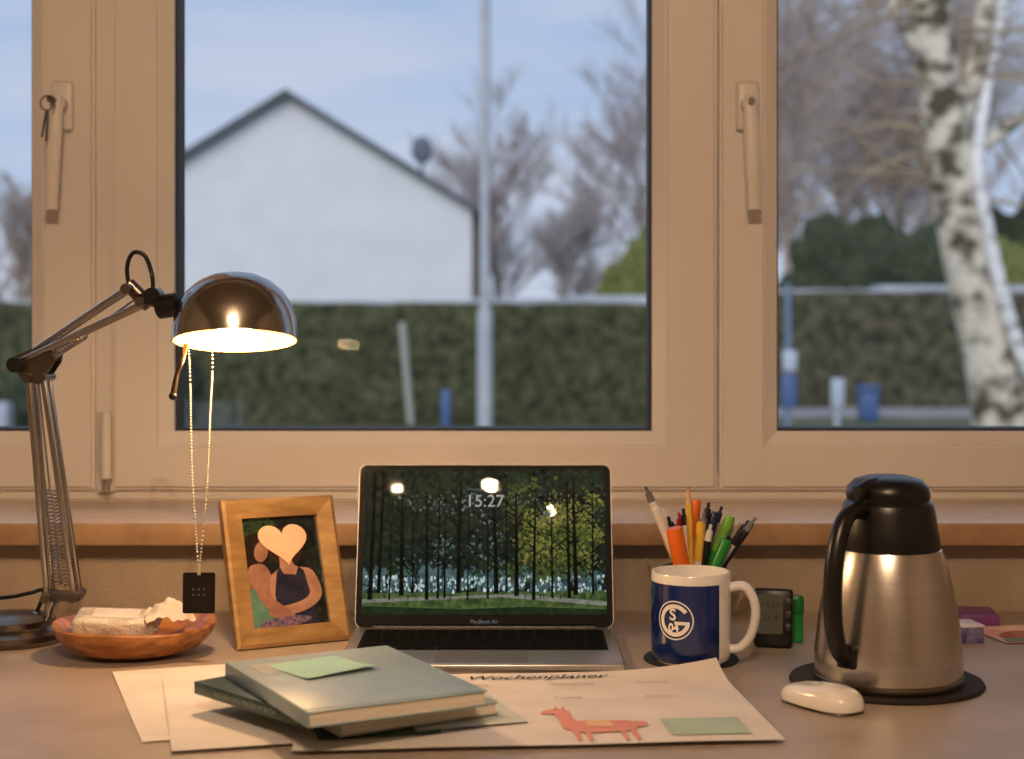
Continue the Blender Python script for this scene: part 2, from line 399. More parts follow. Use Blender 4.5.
for x in [-0.118,-0.09,-0.04,0.048,0.066,0.07,0.09,0.118]:
    seg2(x,sb+0.018,x,sb+0.024,0.0006,0.0005)
lp.append(mk('screen_trunks',vs,fs,sct))
lp.append(text('screen_clock','15:27',0.021,LM@Matrix.Translation((0.0,0.153,0.0009)),SM('scr_text',(150,160,160),es=0.9)))
lp.append(text('screen_date','Montag, 4. Januar',0.006,LM@Matrix.Translation((0.0,0.168,0.0009)),SM('scr_text2',(90,100,100),es=0.8)))
cg=glassmat('screen_glass',0.006,(1,1,1,1),0.0)
cgp=glassmat('picture_glass',0.02,(1,1,1,1),0.05)
lp.append(poly('screen_glass',rrect(-LW/2+.002,LW/2-.002,0.016,LL-.001,0.007),LM,cg,0.0012))
G('laptop',lp)

# ---------------- picture frame ----------------
al=math.radians(27); le=math.radians(22)
u=Vector((math.cos(al),math.sin(al),0)); nh=Vector((math.sin(al),-math.cos(al),0))
v=Vector((0,0,1))*math.cos(le)-nh*math.sin(le); nn=u.cross(v)
o0=Vector((-0.309,1.80,DESK+0.001))
FM=Matrix(((u.x,v.x,nn.x,o0.x),(u.y,v.y,nn.y,o0.y),(u.z,v.z,nn.z,o0.z),(0,0,0,1)))
gold=M('gold_wood',(146,114,72),(180,146,98),scale=22,rough=0.35,metal=0.35,stretch=(1,1,4),bump=0.05)
W_,L_=0.137,0.174; bd=0.0225
pf=[]
def fp(a,b,z): return FM@Vector((a,b,z))
O=[(0,0),(W_,0),(W_,L_),(0,L_)]; I=[(bd,bd),(W_-bd,bd),(W_-bd,L_-bd),(bd,L_-bd)]
Mi=[(0.004,0.004),(W_-0.004,0.004),(W_-0.004,L_-0.004),(0.004,L_-0.004)]
vs=[fp(a,b,-0.012) for a,b in O]+[fp(a,b,0.002) for a,b in O]+[fp(a,b,0.004) for a,b in Mi]+[fp(a,b,0.001) for a,b in I]+[fp(a,b,-0.005) for a,b in I]
fs=[(3,2,1,0)]
for k in range(4):
    j=(k+1)%4
    for q in range(4): fs.append((q*4+k,q*4+j,q*4+4+j,q*4+4+k))
pf.append(mk('frame',vs,fs,gold))
def PM(n_,c,c2=None,sc_=60): return M('photo_'+n_,c,c2,scale=sc_,rough=0.25)
pf.append(poly('print',I,FM,PM('bg',(6,10,12),(30,40,38),90),-0.0045))
skin=PM('skin',(150,112,98),(182,140,120),60)
skin2=PM('skin_b',(128,92,80),(158,118,102),60)
def ell(cx,cy,a,b,rot=0,n_=24):
    r=math.radians(rot); return [(cx+a*math.cos(t)*math.cos(r)-b*math.sin(t)*math.sin(r),cy+a*math.cos(t)*math.sin(r)+b*math.sin(t)*math.cos(r)) for t in [2*math.pi*k/n_ for k in range(n_)]]
def pp(nm,pts,m,z): pf.append(poly(nm,[(min(W_-bd,max(bd,a*1.04)),min(L_-bd,max(bd,b))) for a,b in pts],FM,m,z))
def sm(pts): return [(q.x,q.y) for q in cr([(a,b,0) for a,b in pts],4,True)]
pp('foliage',sm([(bd,.12),(.04,.108),(.062,.128),(.055,.152),(bd,.152)]),PM('leaf',(16,36,22),(44,68,40),200),-0.0043)
pp('hair_left',ell(.036,.113,.016,.022),PM('hair',(30,20,14)),-0.0042)
pp('face_left',ell(.041,.112,.008,.0125,-15),skin2,-0.0041)
pp('torso_left',sm([(bd,.088),(.036,.098),(.046,.092),(.052,.07),(.046,.03),(bd,.03)]),skin2,-0.004)
pp('top_left',sm([(bd,.068),(.034,.062),(.05,.048),(.056,.022),(bd,.022)]),PM('teal',(64,116,104),(104,146,130)),-0.0039)
pp('hair_right',ell(.07,.116,.02,.024),PM('hair2',(46,30,20)),-0.0042)
pp('neck_right',sm([(.062,.106),(.074,.106),(.078,.093),(.098,.086),(.104,.06),(.09,.05),(.05,.055),(.048,.080),(.06,.092)]),skin,-0.0038)
pp('dress',[(.056,.086),(.060,.093),(.064,.084),(.078,.082),(.082,.092),(.088,.086),(.094,.05),(.1,.024),(.056,.024),(.051,.06)],PM('navy',(24,26,50),(44,44,70)),-0.0036)
pp('arm_right',sm([(.092,.084),(.102,.078),(.105,.055),(.085,.040),(.048,.034),(.044,.043),(.078,.05),(.092,.060)]),skin,-0.0034)
pp('arm_left',sm([(.030,.062),(.040,.062),(.062,.044),(.072,.034),(.066,.028),(.048,.036)]),skin2,-0.0033)
pp('flowers',ell(.06,.028,.03,.006,4),PM('flower',(60,60,110),(140,110,130),260),-0.0032)
hp=[]
for k in range(40):
    t=2*math.pi*k/40
    hx_=16*math.sin(t)**3; hy_=13*math.cos(t)-5*math.cos(2*t)-2*math.cos(3*t)-math.cos(4*t)
    hp.append((.071+hx_*.00185-hy_*0.0002,.122+hy_*.0017))
pf.append(poly('heart',hp,FM,M('heart_m',(226,180,152),rough=0.6),-0.0028))
pf.append(poly('print_glass',I,FM,cgp,-0.002))
b1=fp(W_*0.5,L_*0.75,-0.013); b2=Vector((b1.x-nh.x*0.06,b1.y-nh.y*0.06,DESK+0.004))
pf.append(tube('easel_leg',[b1,b2],0.004,black,8))
G('picture_frame',pf)

# ---------------- desk lamp ----------------
lm=[]
bc=T(14,640); 
BX=Matrix.Translation(bc)
lm.append(lathe('base',[(0,0.001),(0.061,0.001),(0.064,0.006),(0.063,0.012),(0.050,0.016),(0.047,0.019),(0.047,0.026),(0.036,0.030),(0.02,0.032),(0,0.033)],dkmet,BX,64))
db=bc.y
lm.append(tube('post',cr([bc+Vector((0.02,0,0.028)),S(46,622,db),S(50,608,db),S(56,597,db)],5),0.0065,chrome,12))
lm.append(box('foot_bracket',tuple(S(44,600,db)+Vector((0,-0.014,0))),tuple(S(82,592,db)+Vector((0,0.014,0))),dkmet,0.002))
dk=1.84
for sgn in (-1,1):
    oy=Vector((0,0.011*sgn,0))
    lm.append(tube('lower_rod_a%d'%sgn,[S(50,596,db)+oy,S(31,376,dk)+oy],0.0038,chrome,10))
    lm.append(tube('lower_rod_b%d'%sgn,[S(77,594,db)+oy,S(46,378,dk)+oy],0.0038,chrome,10))
dh=1.73
for sgn in (-1,1):
    oy=Vector((0,0.010*sgn,0))
    lm.append(tube('upper_rod_a%d'%sgn,[S(16,364,dk)+oy,S(146,303,dh)+oy],0.0036,chrome,10))
    lm.append(tube('upper_rod_b%d'%sgn,[S(34,352,dk)+oy,S(130,288,dh)+oy],0.0036,chrome,10))
for sgn in (-1,1):
    yy=0.015*sgn
    pl=[S(14,358,dk),S(36,348,dk),S(60,352,dk),S(58,362,dk),S(44,384,dk),S(26,380,dk)]
    vs=[p+Vector((0,yy-0.001,0)) for p in pl]+[p+Vector((0,yy+0.001,0)) for p in pl]
    k=len(pl)
    fs=[tuple(range(k)),tuple(range(2*k-1,k-1,-1))]+[(i,i+k,(i+1)%k+k,(i+1)%k) for i in range(k)]
    lm.append(mk('elbow_plate_%d'%(sgn+1),vs,fs,dkmet))
for i,(px,py,d) in enumerate([(22,364,dk),(36,354,dk),(52,357,dk),(32,377,dk),(46,377,dk),(50,596,db),(77,595,db),(130,289,dh),(144,302,dh)]):
    c=S(px,py,d); lm.append(tube('bolt_%d'%i,[c+Vector((0,-0.022,0)),c+Vector((0,0.022,0))],0.0055,dkmet,12))
lm.append(tube('elbow_knob',[S(22,364,dk)+Vector((-0.0,-0.03,0)),S(22,364,dk)+Vector((0,-0.02,0))],0.009,black,12))
def helix(nm,a,b,r,turns,wr):
    a=Vector(a);b=Vector(b);t=(b-a).normalized();s=t.cross(Vector((0,1,0))).normalized();q=t.cross(s)
    N=int(turns*10); lm.append(tube(nm,[a+(b-a)*(i/N)+(s*math.cos(2*math.pi*i/10)+q*math.sin(2*math.pi*i/10))*r for i in range(N+1)],wr,chrome,5))
helix('spring_a',S(69,585,db),S(60,490,db),0.0055,26,0.0011)
helix('spring_b',S(58,585,db),S(50,490,db),0.0055,26,0.0011)
lm.append(tube('spring_wire_a',[S(60,490,db),S(42,380,dk)],0.0013,chrome,6))
lm.append(tube('spring_wire_b',[S(50,490,db),S(38,380,dk)],0.0013,chrome,6))
helix('spring_c',S(44,360,dk),S(84,335,1.795),0.005,18,0.0011)
lm.append(tube('spring_wire_c',[S(84,335,1.795),S(134,300,dh)],0.0013,chrome,6))
lm.append(tube('head_clamp',[S(128,284,dh),S(150,306,dh)],0.008,dkmet,10,0.7))
lm.append(tube('head_arm',[S(140,298,dh),S(166,304,1.71)],0.0065,dkmet,10))
lm.append(tube('head_knuckle',[S(154,296,1.715)+Vector((0,-0.012,0)),S(154,296,1.715)+Vector((0,0.014,0))],0.009,black,14))
lm.append(tube('socket',[S(160,307,1.712),S(180,304,1.705)],0.013,black,20))
lm.append(tube('head_lever',cr([S(186,345,1.70),S(182,362,1.69),S(177,374,1.69),S(173,396,1.69)],5),[0.0032,0.0026,0.0025,0.0036],M('brass',(90,76,58),metal=0.9,rough=0.35),8))
lm.append(sphere('lever_knob',S(173,396,1.69),0.0045,black))
lm.append(tube('cable_loop',cr([S(130,292,dh),S(127,268,dh),S(133,253,dh),S(145,256,dh),S(152,275,dh),S(153,292,1.72)],6),0.0024,black,8))
dirz=Vector((-0.03,0.20,0.97)).normalized(); xx=Vector((1,0,0.0)); xx=(xx-dirz*xx.dot(dirz)).normalized(); yy=dirz.cross(xx)
rc=S(235,341,1.70)
HM=Matrix(((xx.x,yy.x,dirz.x,rc.x),(xx.y,yy.y,dirz.y,rc.y),(xx.z,yy.z,dirz.z,rc.z),(0,0,0,1)))
prof=[(0.0665,0.0),(0.0662,0.010),(0.0645,0.024),(0.060,0.039),(0.052,0.052),(0.041,0.062),(0.028,0.069),(0.014,0.0725),(0,0.0735)]
lm.append(lathe('shade',[(0.0655,0)]+prof,M('shade_chrome',(160,154,148),rough=0.16,metal=1.0),HM,64,60))
lm.append(lathe('shade_inner',[(r*0.975,z-0.0012 if z>0 else 0.0) for r,z in prof],M('shade_enamel',(206,164,108),rough=0.4),HM,64,60))
bm_=SM('bulb_glow',(255,220,150),es=12)
lm.append(lathe('bulb',[(0,0.002),(0.012,0.004),(0.019,0.012),(0.021,0.022),(0.018,0.034),(0.012,0.045),(0.011,0.06)],bm_,HM,24))
l=bpy.data.lights.new('lamp_light','POINT'); l.energy=3.4; l.color=(1,0.63,0.32); l.shadow_soft_size=0.018
lo=link(bpy.data.objects.new('lamp_light',l)); lo.location=HM@Vector((0,0,-0.018)); lm.append(lo)
lm.append(tube('power_cable',cr([T(22,632,0.015)+Vector((0,0.03,0)),S(44,592,1.9),S(30,593,1.9),S(10,597,1.9),S(-30,600,1.92)],8),0.0024,black,8))
G('desk_lamp',lm,bc)

# ---------------- chain + tag ----------------
def beads(nm,path,r,mat,step):
    pts=cr(path,30); vs=[];fs=[]; acc=0; last=pts[0]; sel=[last]
    for p in pts[1:]:
        acc+=(p-last).length; last=p
        if acc>=step: sel.append(p); acc=0
    for p in sel:
        s=len(vs)
        for d in [(1,0,0),(-1,0,0),(0,1,0),(0,-1,0),(0,0,1),(0,0,-1)]: vs.append(p+Vector(d)*r)
        for f in [(0,2,4),(2,1,4),(1,3,4),(3,0,4),(2,0,5),(1,2,5),(3,1,5),(0,3,5)]: fs.append(tuple(s+k for k in f))
    return mk(nm,vs,fs,mat,True)
silver=M('silver_chain',(216,208,190),rough=0.3,metal=0.7)
dc=1.735
nk=[beads('chain_left',[S(178,309,1.722),S(187,340,dc),S(190,380,dc),S(192,470,dc),S(198,562,dc)],0.0018,silver,0.0026),
    beads('chain_right',[S(178,302,1.722),S(200,325,dc+0.03),S(212,350,dc+0.02),S(210,420,dc),S(206,500,dc),S(200,562,dc)],0.0018,silver,0.0026)]
tp=S(199,592,dc)
TM=Matrix(((1,0,0,tp.x),(0,0.05,-1,tp.y),(0,1,0.05,tp.z),(0,0,0,1)))
nk.append(prism('tag',rrect(-0.0175,0.0175,-0.023,0.021,0.002),-0.001,0.001,TM,M('tag_black',(26,22,22),(40,34,32),rough=0.3,metal=0.5),0.0004))
nk.append(tube('tag_ring',[S(199,572-8,dc),S(199,575,dc)],0.002,silver,8))
gtag=M('tag_engraving',(110,100,90),rough=0.4,metal=0.6)
for i in range(6):
    nk.append(poly('tag_mark_%d'%i,ell(-0.006+0.006*(i%3),0.003-0.006*(i//3),0.0012,0.0012),TM,gtag,0.0013))
G('pendant_necklace',nk)

# ---------------- bowl ----------------
bcn=T(133,655)
wood=M('olive_wood',(134,80,40),(192,130,72),scale=20,rough=0.4,stretch=(1,5,6),coat=0.2,bump=0.05)
vs=[];fs=[]
prof=[(0,0.006),(0.5,0.008),(0.8,0.020),(0.965,0.0345),(1.0,0.036),(1.02,0.034),(0.95,0.022),(0.78,0.008),(0.5,0.001),(0,0.001)]
sg=56
for r,z in prof:
    for k in range(sg):
        a=2*math.pi*k/sg
        rad=0.0865*(1+0.035*math.sin(2*a+0.6)+0.02*math.sin(3*a+1))
        vs.append(bcn+Vector((rad*r*math.cos(a),rad*r*0.8*math.sin(a),z+ (0.003*math.sin(2*a+1)+0.002*math.sin(3*a))*(1 if z>0.03 else 0))))
for i in range(len(prof)-1):
    for k in range(sg):
        a=i*sg+k;b=i*sg+(k+1)%sg; fs.append((a,b,b+sg,a+sg))
bo=mk('bowl',vs,fs,wood,True)
bmm=bmesh.new(); bmm.from_mesh(bo.data); bmesh.ops.remove_doubles(bmm,verts=bmm.verts,dist=1e-5); bmm.to_mesh(bo.data); bmm.free(); autos(bo,50)
bparts=[bo]
def cloth(nm,c,w_,h_,ang,mat,seed,amp):
    vs=[];fs=[];n_=30; mx=rotz(ang,c)
    for j in range(n_+1):
        for i in range(n_+1):
            x=(i/n_-.5);y=(j/n_-.5); rr_=math.sqrt(x*x+y*y)
            z=amp*(0.7*noise.noise(Vector((x*2.2+seed,y*2.2,0)))+0.5*noise.noise(Vector((x*6,y*6+seed,1))))+amp*1.5*max(0,1-rr_*1.8)
            vs.append(mx@Vector((x*w_*(1+0.2*noise.noise(Vector((y*4,seed,0)))),y*h_,z)))
    for j in range(n_):
        for i in range(n_):
            a=j*(n_+1)+i; fs.append((a,a+1,a+n_+2,a+n_+1))
    return mk(nm,vs,fs,mat,True)
tiss=M('tissue',(222,216,208),(236,230,222),rough=0.85)
wrapm=M('plastic_wrap',(190,186,178),(222,216,208),scale=60,rough=0.18,bump=0.5,bscale=90)
pm_=Matrix.Translation(bcn+Vector((-0.014,0.002,0.036)))@Matrix.Rotation(0.10,4,'Z')@Matrix.Rotation(0.05,4,'Y')@Matrix.Rotation(0.12,4,'X')
bparts.append(box('tissue_pack',(-0.050,-0.026,-0.011),(0.040,0.026,0.010),wrapm,0.006,pm_,4))
bparts.append(box('tissue_pack_seam',(-0.053,-0.024,-0.001),(0.043,0.024,0.0005),wrapm,0.0004,pm_))
bparts.append(box('tissue_pack_label',(-0.030,-0.016,0.0101),(0.020,0.016,0.0108),tiss,0.0003,pm_))
bparts.append(cloth('tissue_a',bcn+Vector((0.038,0.002,0.042)),0.052,0.050,20,tiss,3,0.014))
G('wooden_bowl',bparts,bcn)

# ---------------- paper, books ----------------
def sheet(nm,c,ang,w_,h_,z,mat,seed=0,curl=0.0):
    vs=[];fs=[];nx,ny=20,16
    mx=rotz(ang,(c[0],c[1],DESK+z))
    for j in range(ny+1):
        for i in range(nx+1):
            x=-w_/2+w_*i/nx; y=-h_/2+h_*j/ny
            q=max(0,(i/nx+j/ny)-1.72); zz=curl*q*q*8+0.0004*(1+math.sin(x*30+seed)*math.cos(y*22+seed))
            vs.append(mx@Vector((x,y,zz)))
    for j in range(ny):
        for i in range(nx):
            a=j*(nx+1)+i; fs.append((a,a+1,a+nx+2,a+nx+1))
    return mk(nm,vs,fs,mat,True),mx
pc=(-0.4225+0.105*0.945+0.1485*0.326,1.69+0.105*0.326-0.1485*0.945)
s1,_=sheet('sheet_a',pc,19,0.21,0.297,0.0008,paper,1)
pc2=(-0.292+0.105*0.97-0.1485*0.24,1.373+0.105*0.24+0.1485*0.97)
s2,_=sheet('sheet_b',pc2,13.9,0.21,0.297,0.0030,paper,2)
s3,_=sheet('sheet_c',(pc2[0]+0.035,pc2[1]+0.004),8,0.21,0.290,0.0019,M('paper2',(196,190,180),rough=0.8),3)
s4,_=sheet('flyer_dark',(-0.13,1.468),14,0.11,0.12,0.0062,M('mag_green',(44,66,54),(84,104,88),scale=60,rough=0.5),3)
s5,_=sheet('flyer_light',(-0.06,1.512),20,0.105,0.15,0.0066,M('mag_pale',(196,206,196),(210,216,206),scale=60,rough=0.6),5)
G('paper_sheets',[s1,s2,s3,s4,s5])
prt=[]
pang=5
pcx=Vector((0.24,1.405)); uu=Vector((math.cos(math.radians(pang)),math.sin(math.radians(pang)))); vv=Vector((-uu.y,uu.x))
PH=0.282
pcen=pcx-uu*0.215+vv*PH/2
plm=M('planner_paper',(228,222,214),(236,230,222),rough=0.7)
sp,PMX=sheet('sheet',(pcen.x,pcen.y),pang,0.43,PH,0.0046,plm,0.5,0.02)
prt.append(sp)
zt=0.0016
ink=M('ink',(40,36,40),rough=0.7); inkg=M('ink_grey',(176,166,158),rough=0.7)
prt.append(text('title','Wochenplaner',0.024,PMX@Matrix.Translation((0.020,0.116,zt)),ink,shear=0.4,bold=0.0001))
prt.append(poly('green_box',[(0.118,-0.122),(0.190,-0.122),(0.190,-0.064),(0.118,-0.064)],PMX,M('pl_green',(174,198,182),rough=0.8),zt))
coral=M('pl_coral',(224,150,138),(232,164,150),rough=0.8)
# llama facing left: body, long neck, small head, ears, legs, fluffy tail
def PL(nm,pts,m,z): prt.append(poly(nm,pts,PMX,m,z))
ox=0.070
PL('llama_body',sm([(ox-0.042,-0.088),(ox-0.036,-0.070),(ox-0.018,-0.064),(ox+0.004,-0.066),(ox+0.018,-0.068),(ox+0.024,-0.082),(ox+0.018,-0.100),(ox-0.004,-0.106),(ox-0.032,-0.105)]),coral,zt)
PL('llama_neck',sm([(ox-0.044,-0.092),(ox-0.046,-0.060),(ox-0.048,-0.030),(ox-0.040,-0.022),(ox-0.032,-0.030),(ox-0.032,-0.055),(ox-0.026,-0.078),(ox-0.032,-0.098)]),coral,zt+0.0001)
PL('llama_head',sm([(ox-0.060,-0.036),(ox-0.056,-0.026),(ox-0.044,-0.020),(ox-0.034,-0.024),(ox-0.036,-0.036),(ox-0.048,-0.040)]),coral,zt+0.0002)
for i,(ex) in enumerate((-0.044,-0.037)): PL('llama_ear_%d'%i,[(ox+ex-0.002,-0.024),(ox+ex+0.002,-0.024),(ox+ex+0.001,-0.008)],coral,zt+0.0002)
for i,lx in enumerate((-0.038,-0.028,0.004,0.014)): PL('llama_leg_%d'%i,[(ox+lx,-0.098),(ox+lx+0.006,-0.098),(ox+lx+0.005,-0.134),(ox+lx+0.001,-0.134)],coral,zt+0.0001)
PL('llama_tail',sm([(ox+0.018,-0.074),(ox+0.028,-0.070),(ox+0.034,-0.078),(ox+0.028,-0.090),(ox+0.020,-0.086)]),coral,zt+0.0001)
PL('llama_blanket',[(ox-0.022,-0.064),(ox+0.000,-0.066),(ox+0.001,-0.090),(ox-0.022,-0.088)],M('pl_grn2',(226,190,150),rough=0.8),zt+0.0005)
for ci,x in enumerate([-0.06,0.03,0.12]):
    for rj,y in enumerate([0.085,0.025,-0.025]):
        if rj==2: continue
        prt.append(text('heading_%d_%d'%(ci,rj),['Montag','Dienstag','Mittwoch','Donnerstag','Freitag','Samstag','Sonntag','Notizen','Ziele'][ci*3+rj],0.010,PMX@Matrix.Translation((x,y,zt)),inkg,'LEFT'))
        for k in range(3):
            yy_=y-0.012-0.011*k
            prt.append(poly('rule_%d_%d_%d'%(ci,rj,k),[(x,yy_),(x+0.070,yy_),(x+0.070,yy_+0.0004),(x,yy_+0.0004)],PMX,inkg,zt))
G('weekly_planner',prt)
def book(nm,c,ang,w_,h_,z0,t,cov,pages_m):
    mx=rotz(ang,(c[0],c[1],DESK+z0)); ct=0.0014; ps=[]
    ps.append(box('cover_bottom',(-w_/2,-h_/2,0),(w_/2,h_/2,ct),cov,0.0005,mx))
    ps.append(box('cover_top',(-w_/2,-h_/2,t-ct),(w_/2,h_/2,t),cov,0.0005,mx))
    ps.append(box('spine',(-w_/2-0.0006,-h_/2,0),(-w_/2+ct,h_/2,t),cov,0.0005,mx))
    ps.append(box('pages',(-w_/2+0.001,-h_/2+0.0015,ct),(w_/2-0.002,h_/2-0.0015,t-ct),pages_m,0,mx))
    return ps,mx
pgm=M('book_pages',(206,198,184),(234,228,216),scale=8,stretch=(1,1,260),rough=0.85)
cov1=M('cover_blue',(140,164,170),(158,180,184),scale=14,rough=0.4)
cov2=M('cover_green',(38,64,66),(54,82,80),scale=20,rough=0.35)
cov3=M('cover_pale',(160,166,156),(178,182,170),rough=0.4)
ps,mx=book('bw',(-0.130,1.520),31,0.160,0.19,0.0086,0.0115,cov3,pgm)
G('paperback_book',ps)
ps,mx=book('bg',(-0.187,1.501),43,0.15,0.17,0.0202,0.0115,cov2,pgm)
tm=mx@Matrix.Translation((-0.0758,0.0,0.0057))@Matrix.Rotation(math.radians(-90),4,'Z')@Matrix.Rotation(math.radians(90),4,'X')
ps.append(text('spine_text','SUCHEN UND FINDEN IM BUCH',0.0068,tm@Matrix.Translation((0.0,0,0.0004)),M('spine_print',(150,164,156),rough=0.6)))
G('paperback_book',ps)
ps,mx=book('bt',(-0.148,1.474),28,0.168,0.222,0.0320,0.0135,cov1,pgm)
ps.append(poly('cover_band',[(-0.082,-0.105),(0.082,-0.105),(0.082,-0.101),(-0.082,-0.101)],mx,M('cov_line',(166,186,186),rough=0.4),0.0138))
ps.append(poly('cover_label',[(-0.07,0.04),(-0.02,0.04),(-0.02,0.085),(-0.07,0.085)],mx,M('cov_lab',(150,160,150),(168,174,160),rough=0.4),0.0138))
G('hardcover_book',ps)
nc=T(322,667,0.0463)
nmx=rotz(38,(nc.x,nc.y,DESK+0.0460))
vs=[];fs=[]
for j in range(7):
    for i in range(7):
        x=-0.038+0.076*i/6;y=-0.038+0.076*j/6; vs.append(nmx@Vector((x,y,0.0002+0.004*max(0,-y/0.038)**2*(0.3+0.7*i/6))))
for j in range(6):
    for i in range(6):
        a=j*7+i; fs.append((a,a+1,a+8,a+7))
mk('sticky_note',vs,fs,M('note_green',(150,198,186),rough=0.7),True)

# ---------------- mug ----------------
mc=T(691,660,0.004); mr=0.0432; mh=0.097
blue=M('mug_blue',(16,36,96),(20,42,106),rough=0.15,coat=0.5)
MMx=Matrix.Translation(mc)
prof=[(0,0),(mr*0.86,0),(mr*0.95,0.003),(mr,0.010),(mr,0.050),(mr,mh-0.010),(mr,mh-0.002),(mr-0.001,mh),(mr-0.003,mh),(mr-0.004,mh-0.003),(mr-0.0042,0.012),(mr*0.7,0.006),(0,0.006)]
def fm(i,k,seg):
    a=math.degrees(2*math.pi*(k+0.5)/seg)
    return 1 if (i in (2,3,4) and (165<=a<=308)) else 0
mp_=[lathe('body',prof,white,MMx,96,40,[white,blue],fm)]
ha=math.radians(-12); hd=Vector((math.cos(ha),math.sin(ha),0))
hpnts=[mc+hd*(mr-0.003)+Vector((0,0,0.080)),mc+hd*(mr+0.014)+Vector((0,0,0.082)),mc+hd*(mr+0.024)+Vector((0,0,0.068)),mc+hd*(mr+0.026)+Vector((0,0,0.05)),mc+hd*(mr+0.021)+Vector((0,0,0.03)),mc+hd*(mr+0.010)+Vector((0,0,0.016)),mc+hd*(mr-0.003)+Vector((0,0,0.014))]
mp_.append(tube('handle',cr(hpnts,6),0.0052,white,14,1.35,up=hd))
def wrap(o,ca,cz,off):
    for q in o.data.vertices:
        a=ca+q.co.x/mr; q.co=mc+Vector(((mr+off)*math.cos(a),(mr+off)*math.sin(a),cz+q.co.y))
    o.data.update()
ca=math.radians(-90-30); cz=0.050
def arc(nm,r0,r,a0,a1,mat,off):
    vs=[];fs=[];n_=48
    for rr in [r0+(r-r0)*k/2 for k in range(3)]:
        for k in range(n_+1):
            t=math.radians(a0+(a1-a0)*k/n_); vs.append((rr*math.cos(t),rr*math.sin(t),0))
    for i in range(2):
        for k in range(n_): fs.append((i*(n_+1)+k,i*(n_+1)+k+1,(i+1)*(n_+1)+k+1,(i+1)*(n_+1)+k))
    o=mk(nm,vs,fs,mat,True); wrap(o,ca,cz,off); mp_.append(o)
arc('emblem_ring',0.0194,0.0208,0,360,white,0.0004)
arc('emblem_g',0.0128,0.0172,35,345,white,0.0004)
o=mk('emblem_bar',[(0.0,-0.0045,0),(0.006,-0.0045,0),(0.012,-0.0045,0),(0.0165,-0.0045,0),(0.0165,-0.001,0),(0.012,-0.001,0),(0.006,-0.001,0),(0.0,-0.001,0)],[(0,1,6,7),(1,2,5,6),(2,3,4,5)],white); wrap(o,ca,cz,0.0004); mp_.append(o)
t=text('emblem_s','S',0.017,Matrix.Translation((-0.002,0.0055,0)),white,bold=0.0004); wrap(t,ca,cz,0.0007); mp_.append(t)
t=text('emblem_04','04',0.012,Matrix.Translation((-0.001,-0.0082,0)),white,bold=0.0004); wrap(t,ca,cz,0.0007); mp_.append(t)
G('coffee_mug',mp_,mc)
lathe('mug_coaster',[(0,0.0003),(0.051,0.0003),(0.052,0.002),(0.051,0.0038),(0,0.0038)],M('coaster_dark',(20,24,34),(34,36,44),scale=200,rough=0.8),Matrix.Translation(T(691,660)),48)

# ---------------- pen holder ----------------
pcn=T(694,639); hp_=[]
hp_.append(lathe('cup',[(0,0.001),(0.039,0.001),(0.040,0.003),(0.040,0.082),(0.0385,0.084),(0.037,0.082),(0.037,0.005),(0,0.005)],M('cup_metal',(30,28,30),rough=0.4,metal=0.5),Matrix.Translation(pcn),40))
def pen(i,px,py,dd,r,body,tip,kind,bx=0.0,by=0.0):
    top=S(px,py,dd); bot=pcn+Vector((bx,by,0.008)); d=top-bot; L=d.length
    z=d.normalized(); a=z.cross(Vector((0,1,0))).normalized(); b=z.cross(a)
    Mx=Matrix(((a.x,b.x,z.x,bot.x),(a.y,b.y,z.y,bot.y),(a.z,b.z,z.z,bot.z),(0,0,0,1)))
    nm='pen_%d'%i
    if kind=='pencil':
        hp_.append(lathe(nm+'_body',[(0,0),(r,0),(r,L-0.02)],body,Mx,6,20))
        hp_.append(lathe(nm+'_cone',[(r,L-0.02),(0.0012,L-0.003)],M('pencil_wood',(214,170,120),rough=0.7),Mx,12))
        hp_.append(lathe(nm+'_lead',[(0.0012,L-0.003),(0,L)],black,Mx,8))
    elif kind=='marker':
        hp_.append(lathe(nm+'_body',[(0,0),(r,0),(r,L-0.045)],body,Mx,20))
        hp_.append(lathe(nm+'_cap',[(r*1.08,L-0.045),(r*1.08,L-0.004),(r*0.95,L),(0,L)],tip,Mx,20))
        hp_.append(box(nm+'_clip',(-0.0015,-r-0.003,L-0.04),(0.0015,-r+0.001,L-0.002),tip,0.0006,Mx))
    else:
        hp_.append(lathe(nm+'_body',[(0,0),(r*0.8,0.001),(r,0.02),(r,L-0.02)],body,Mx,16))
        hp_.append(lathe(nm+'_end',[(r*1.03,L-0.02),(r*0.9,L-0.008),(r*0.45,L-0.007),(r*0.45,L-0.001),(0,L)],tip,Mx,16))
        hp_.append(box(nm+'_clip',(-0.0012,-r-0.003,L-0.045),(0.0012,-r-0.0015,L-0.010),tip,0.0005,Mx))
def C(n_,c): return M('pen_'+n_,c,rough=0.3)
wh=C('white',(220,216,208)); gy=C('grey',(110,108,108)); org=C('orange',(230,110,30)); red=C('red',(180,34,34)); grn=C('green',(40,140,60)); yel=C('yellow',(224,180,70)); bk=C('black',(24,24,26)); nv=C('navy',(30,40,80)); lg=C('lime',(120,180,70))
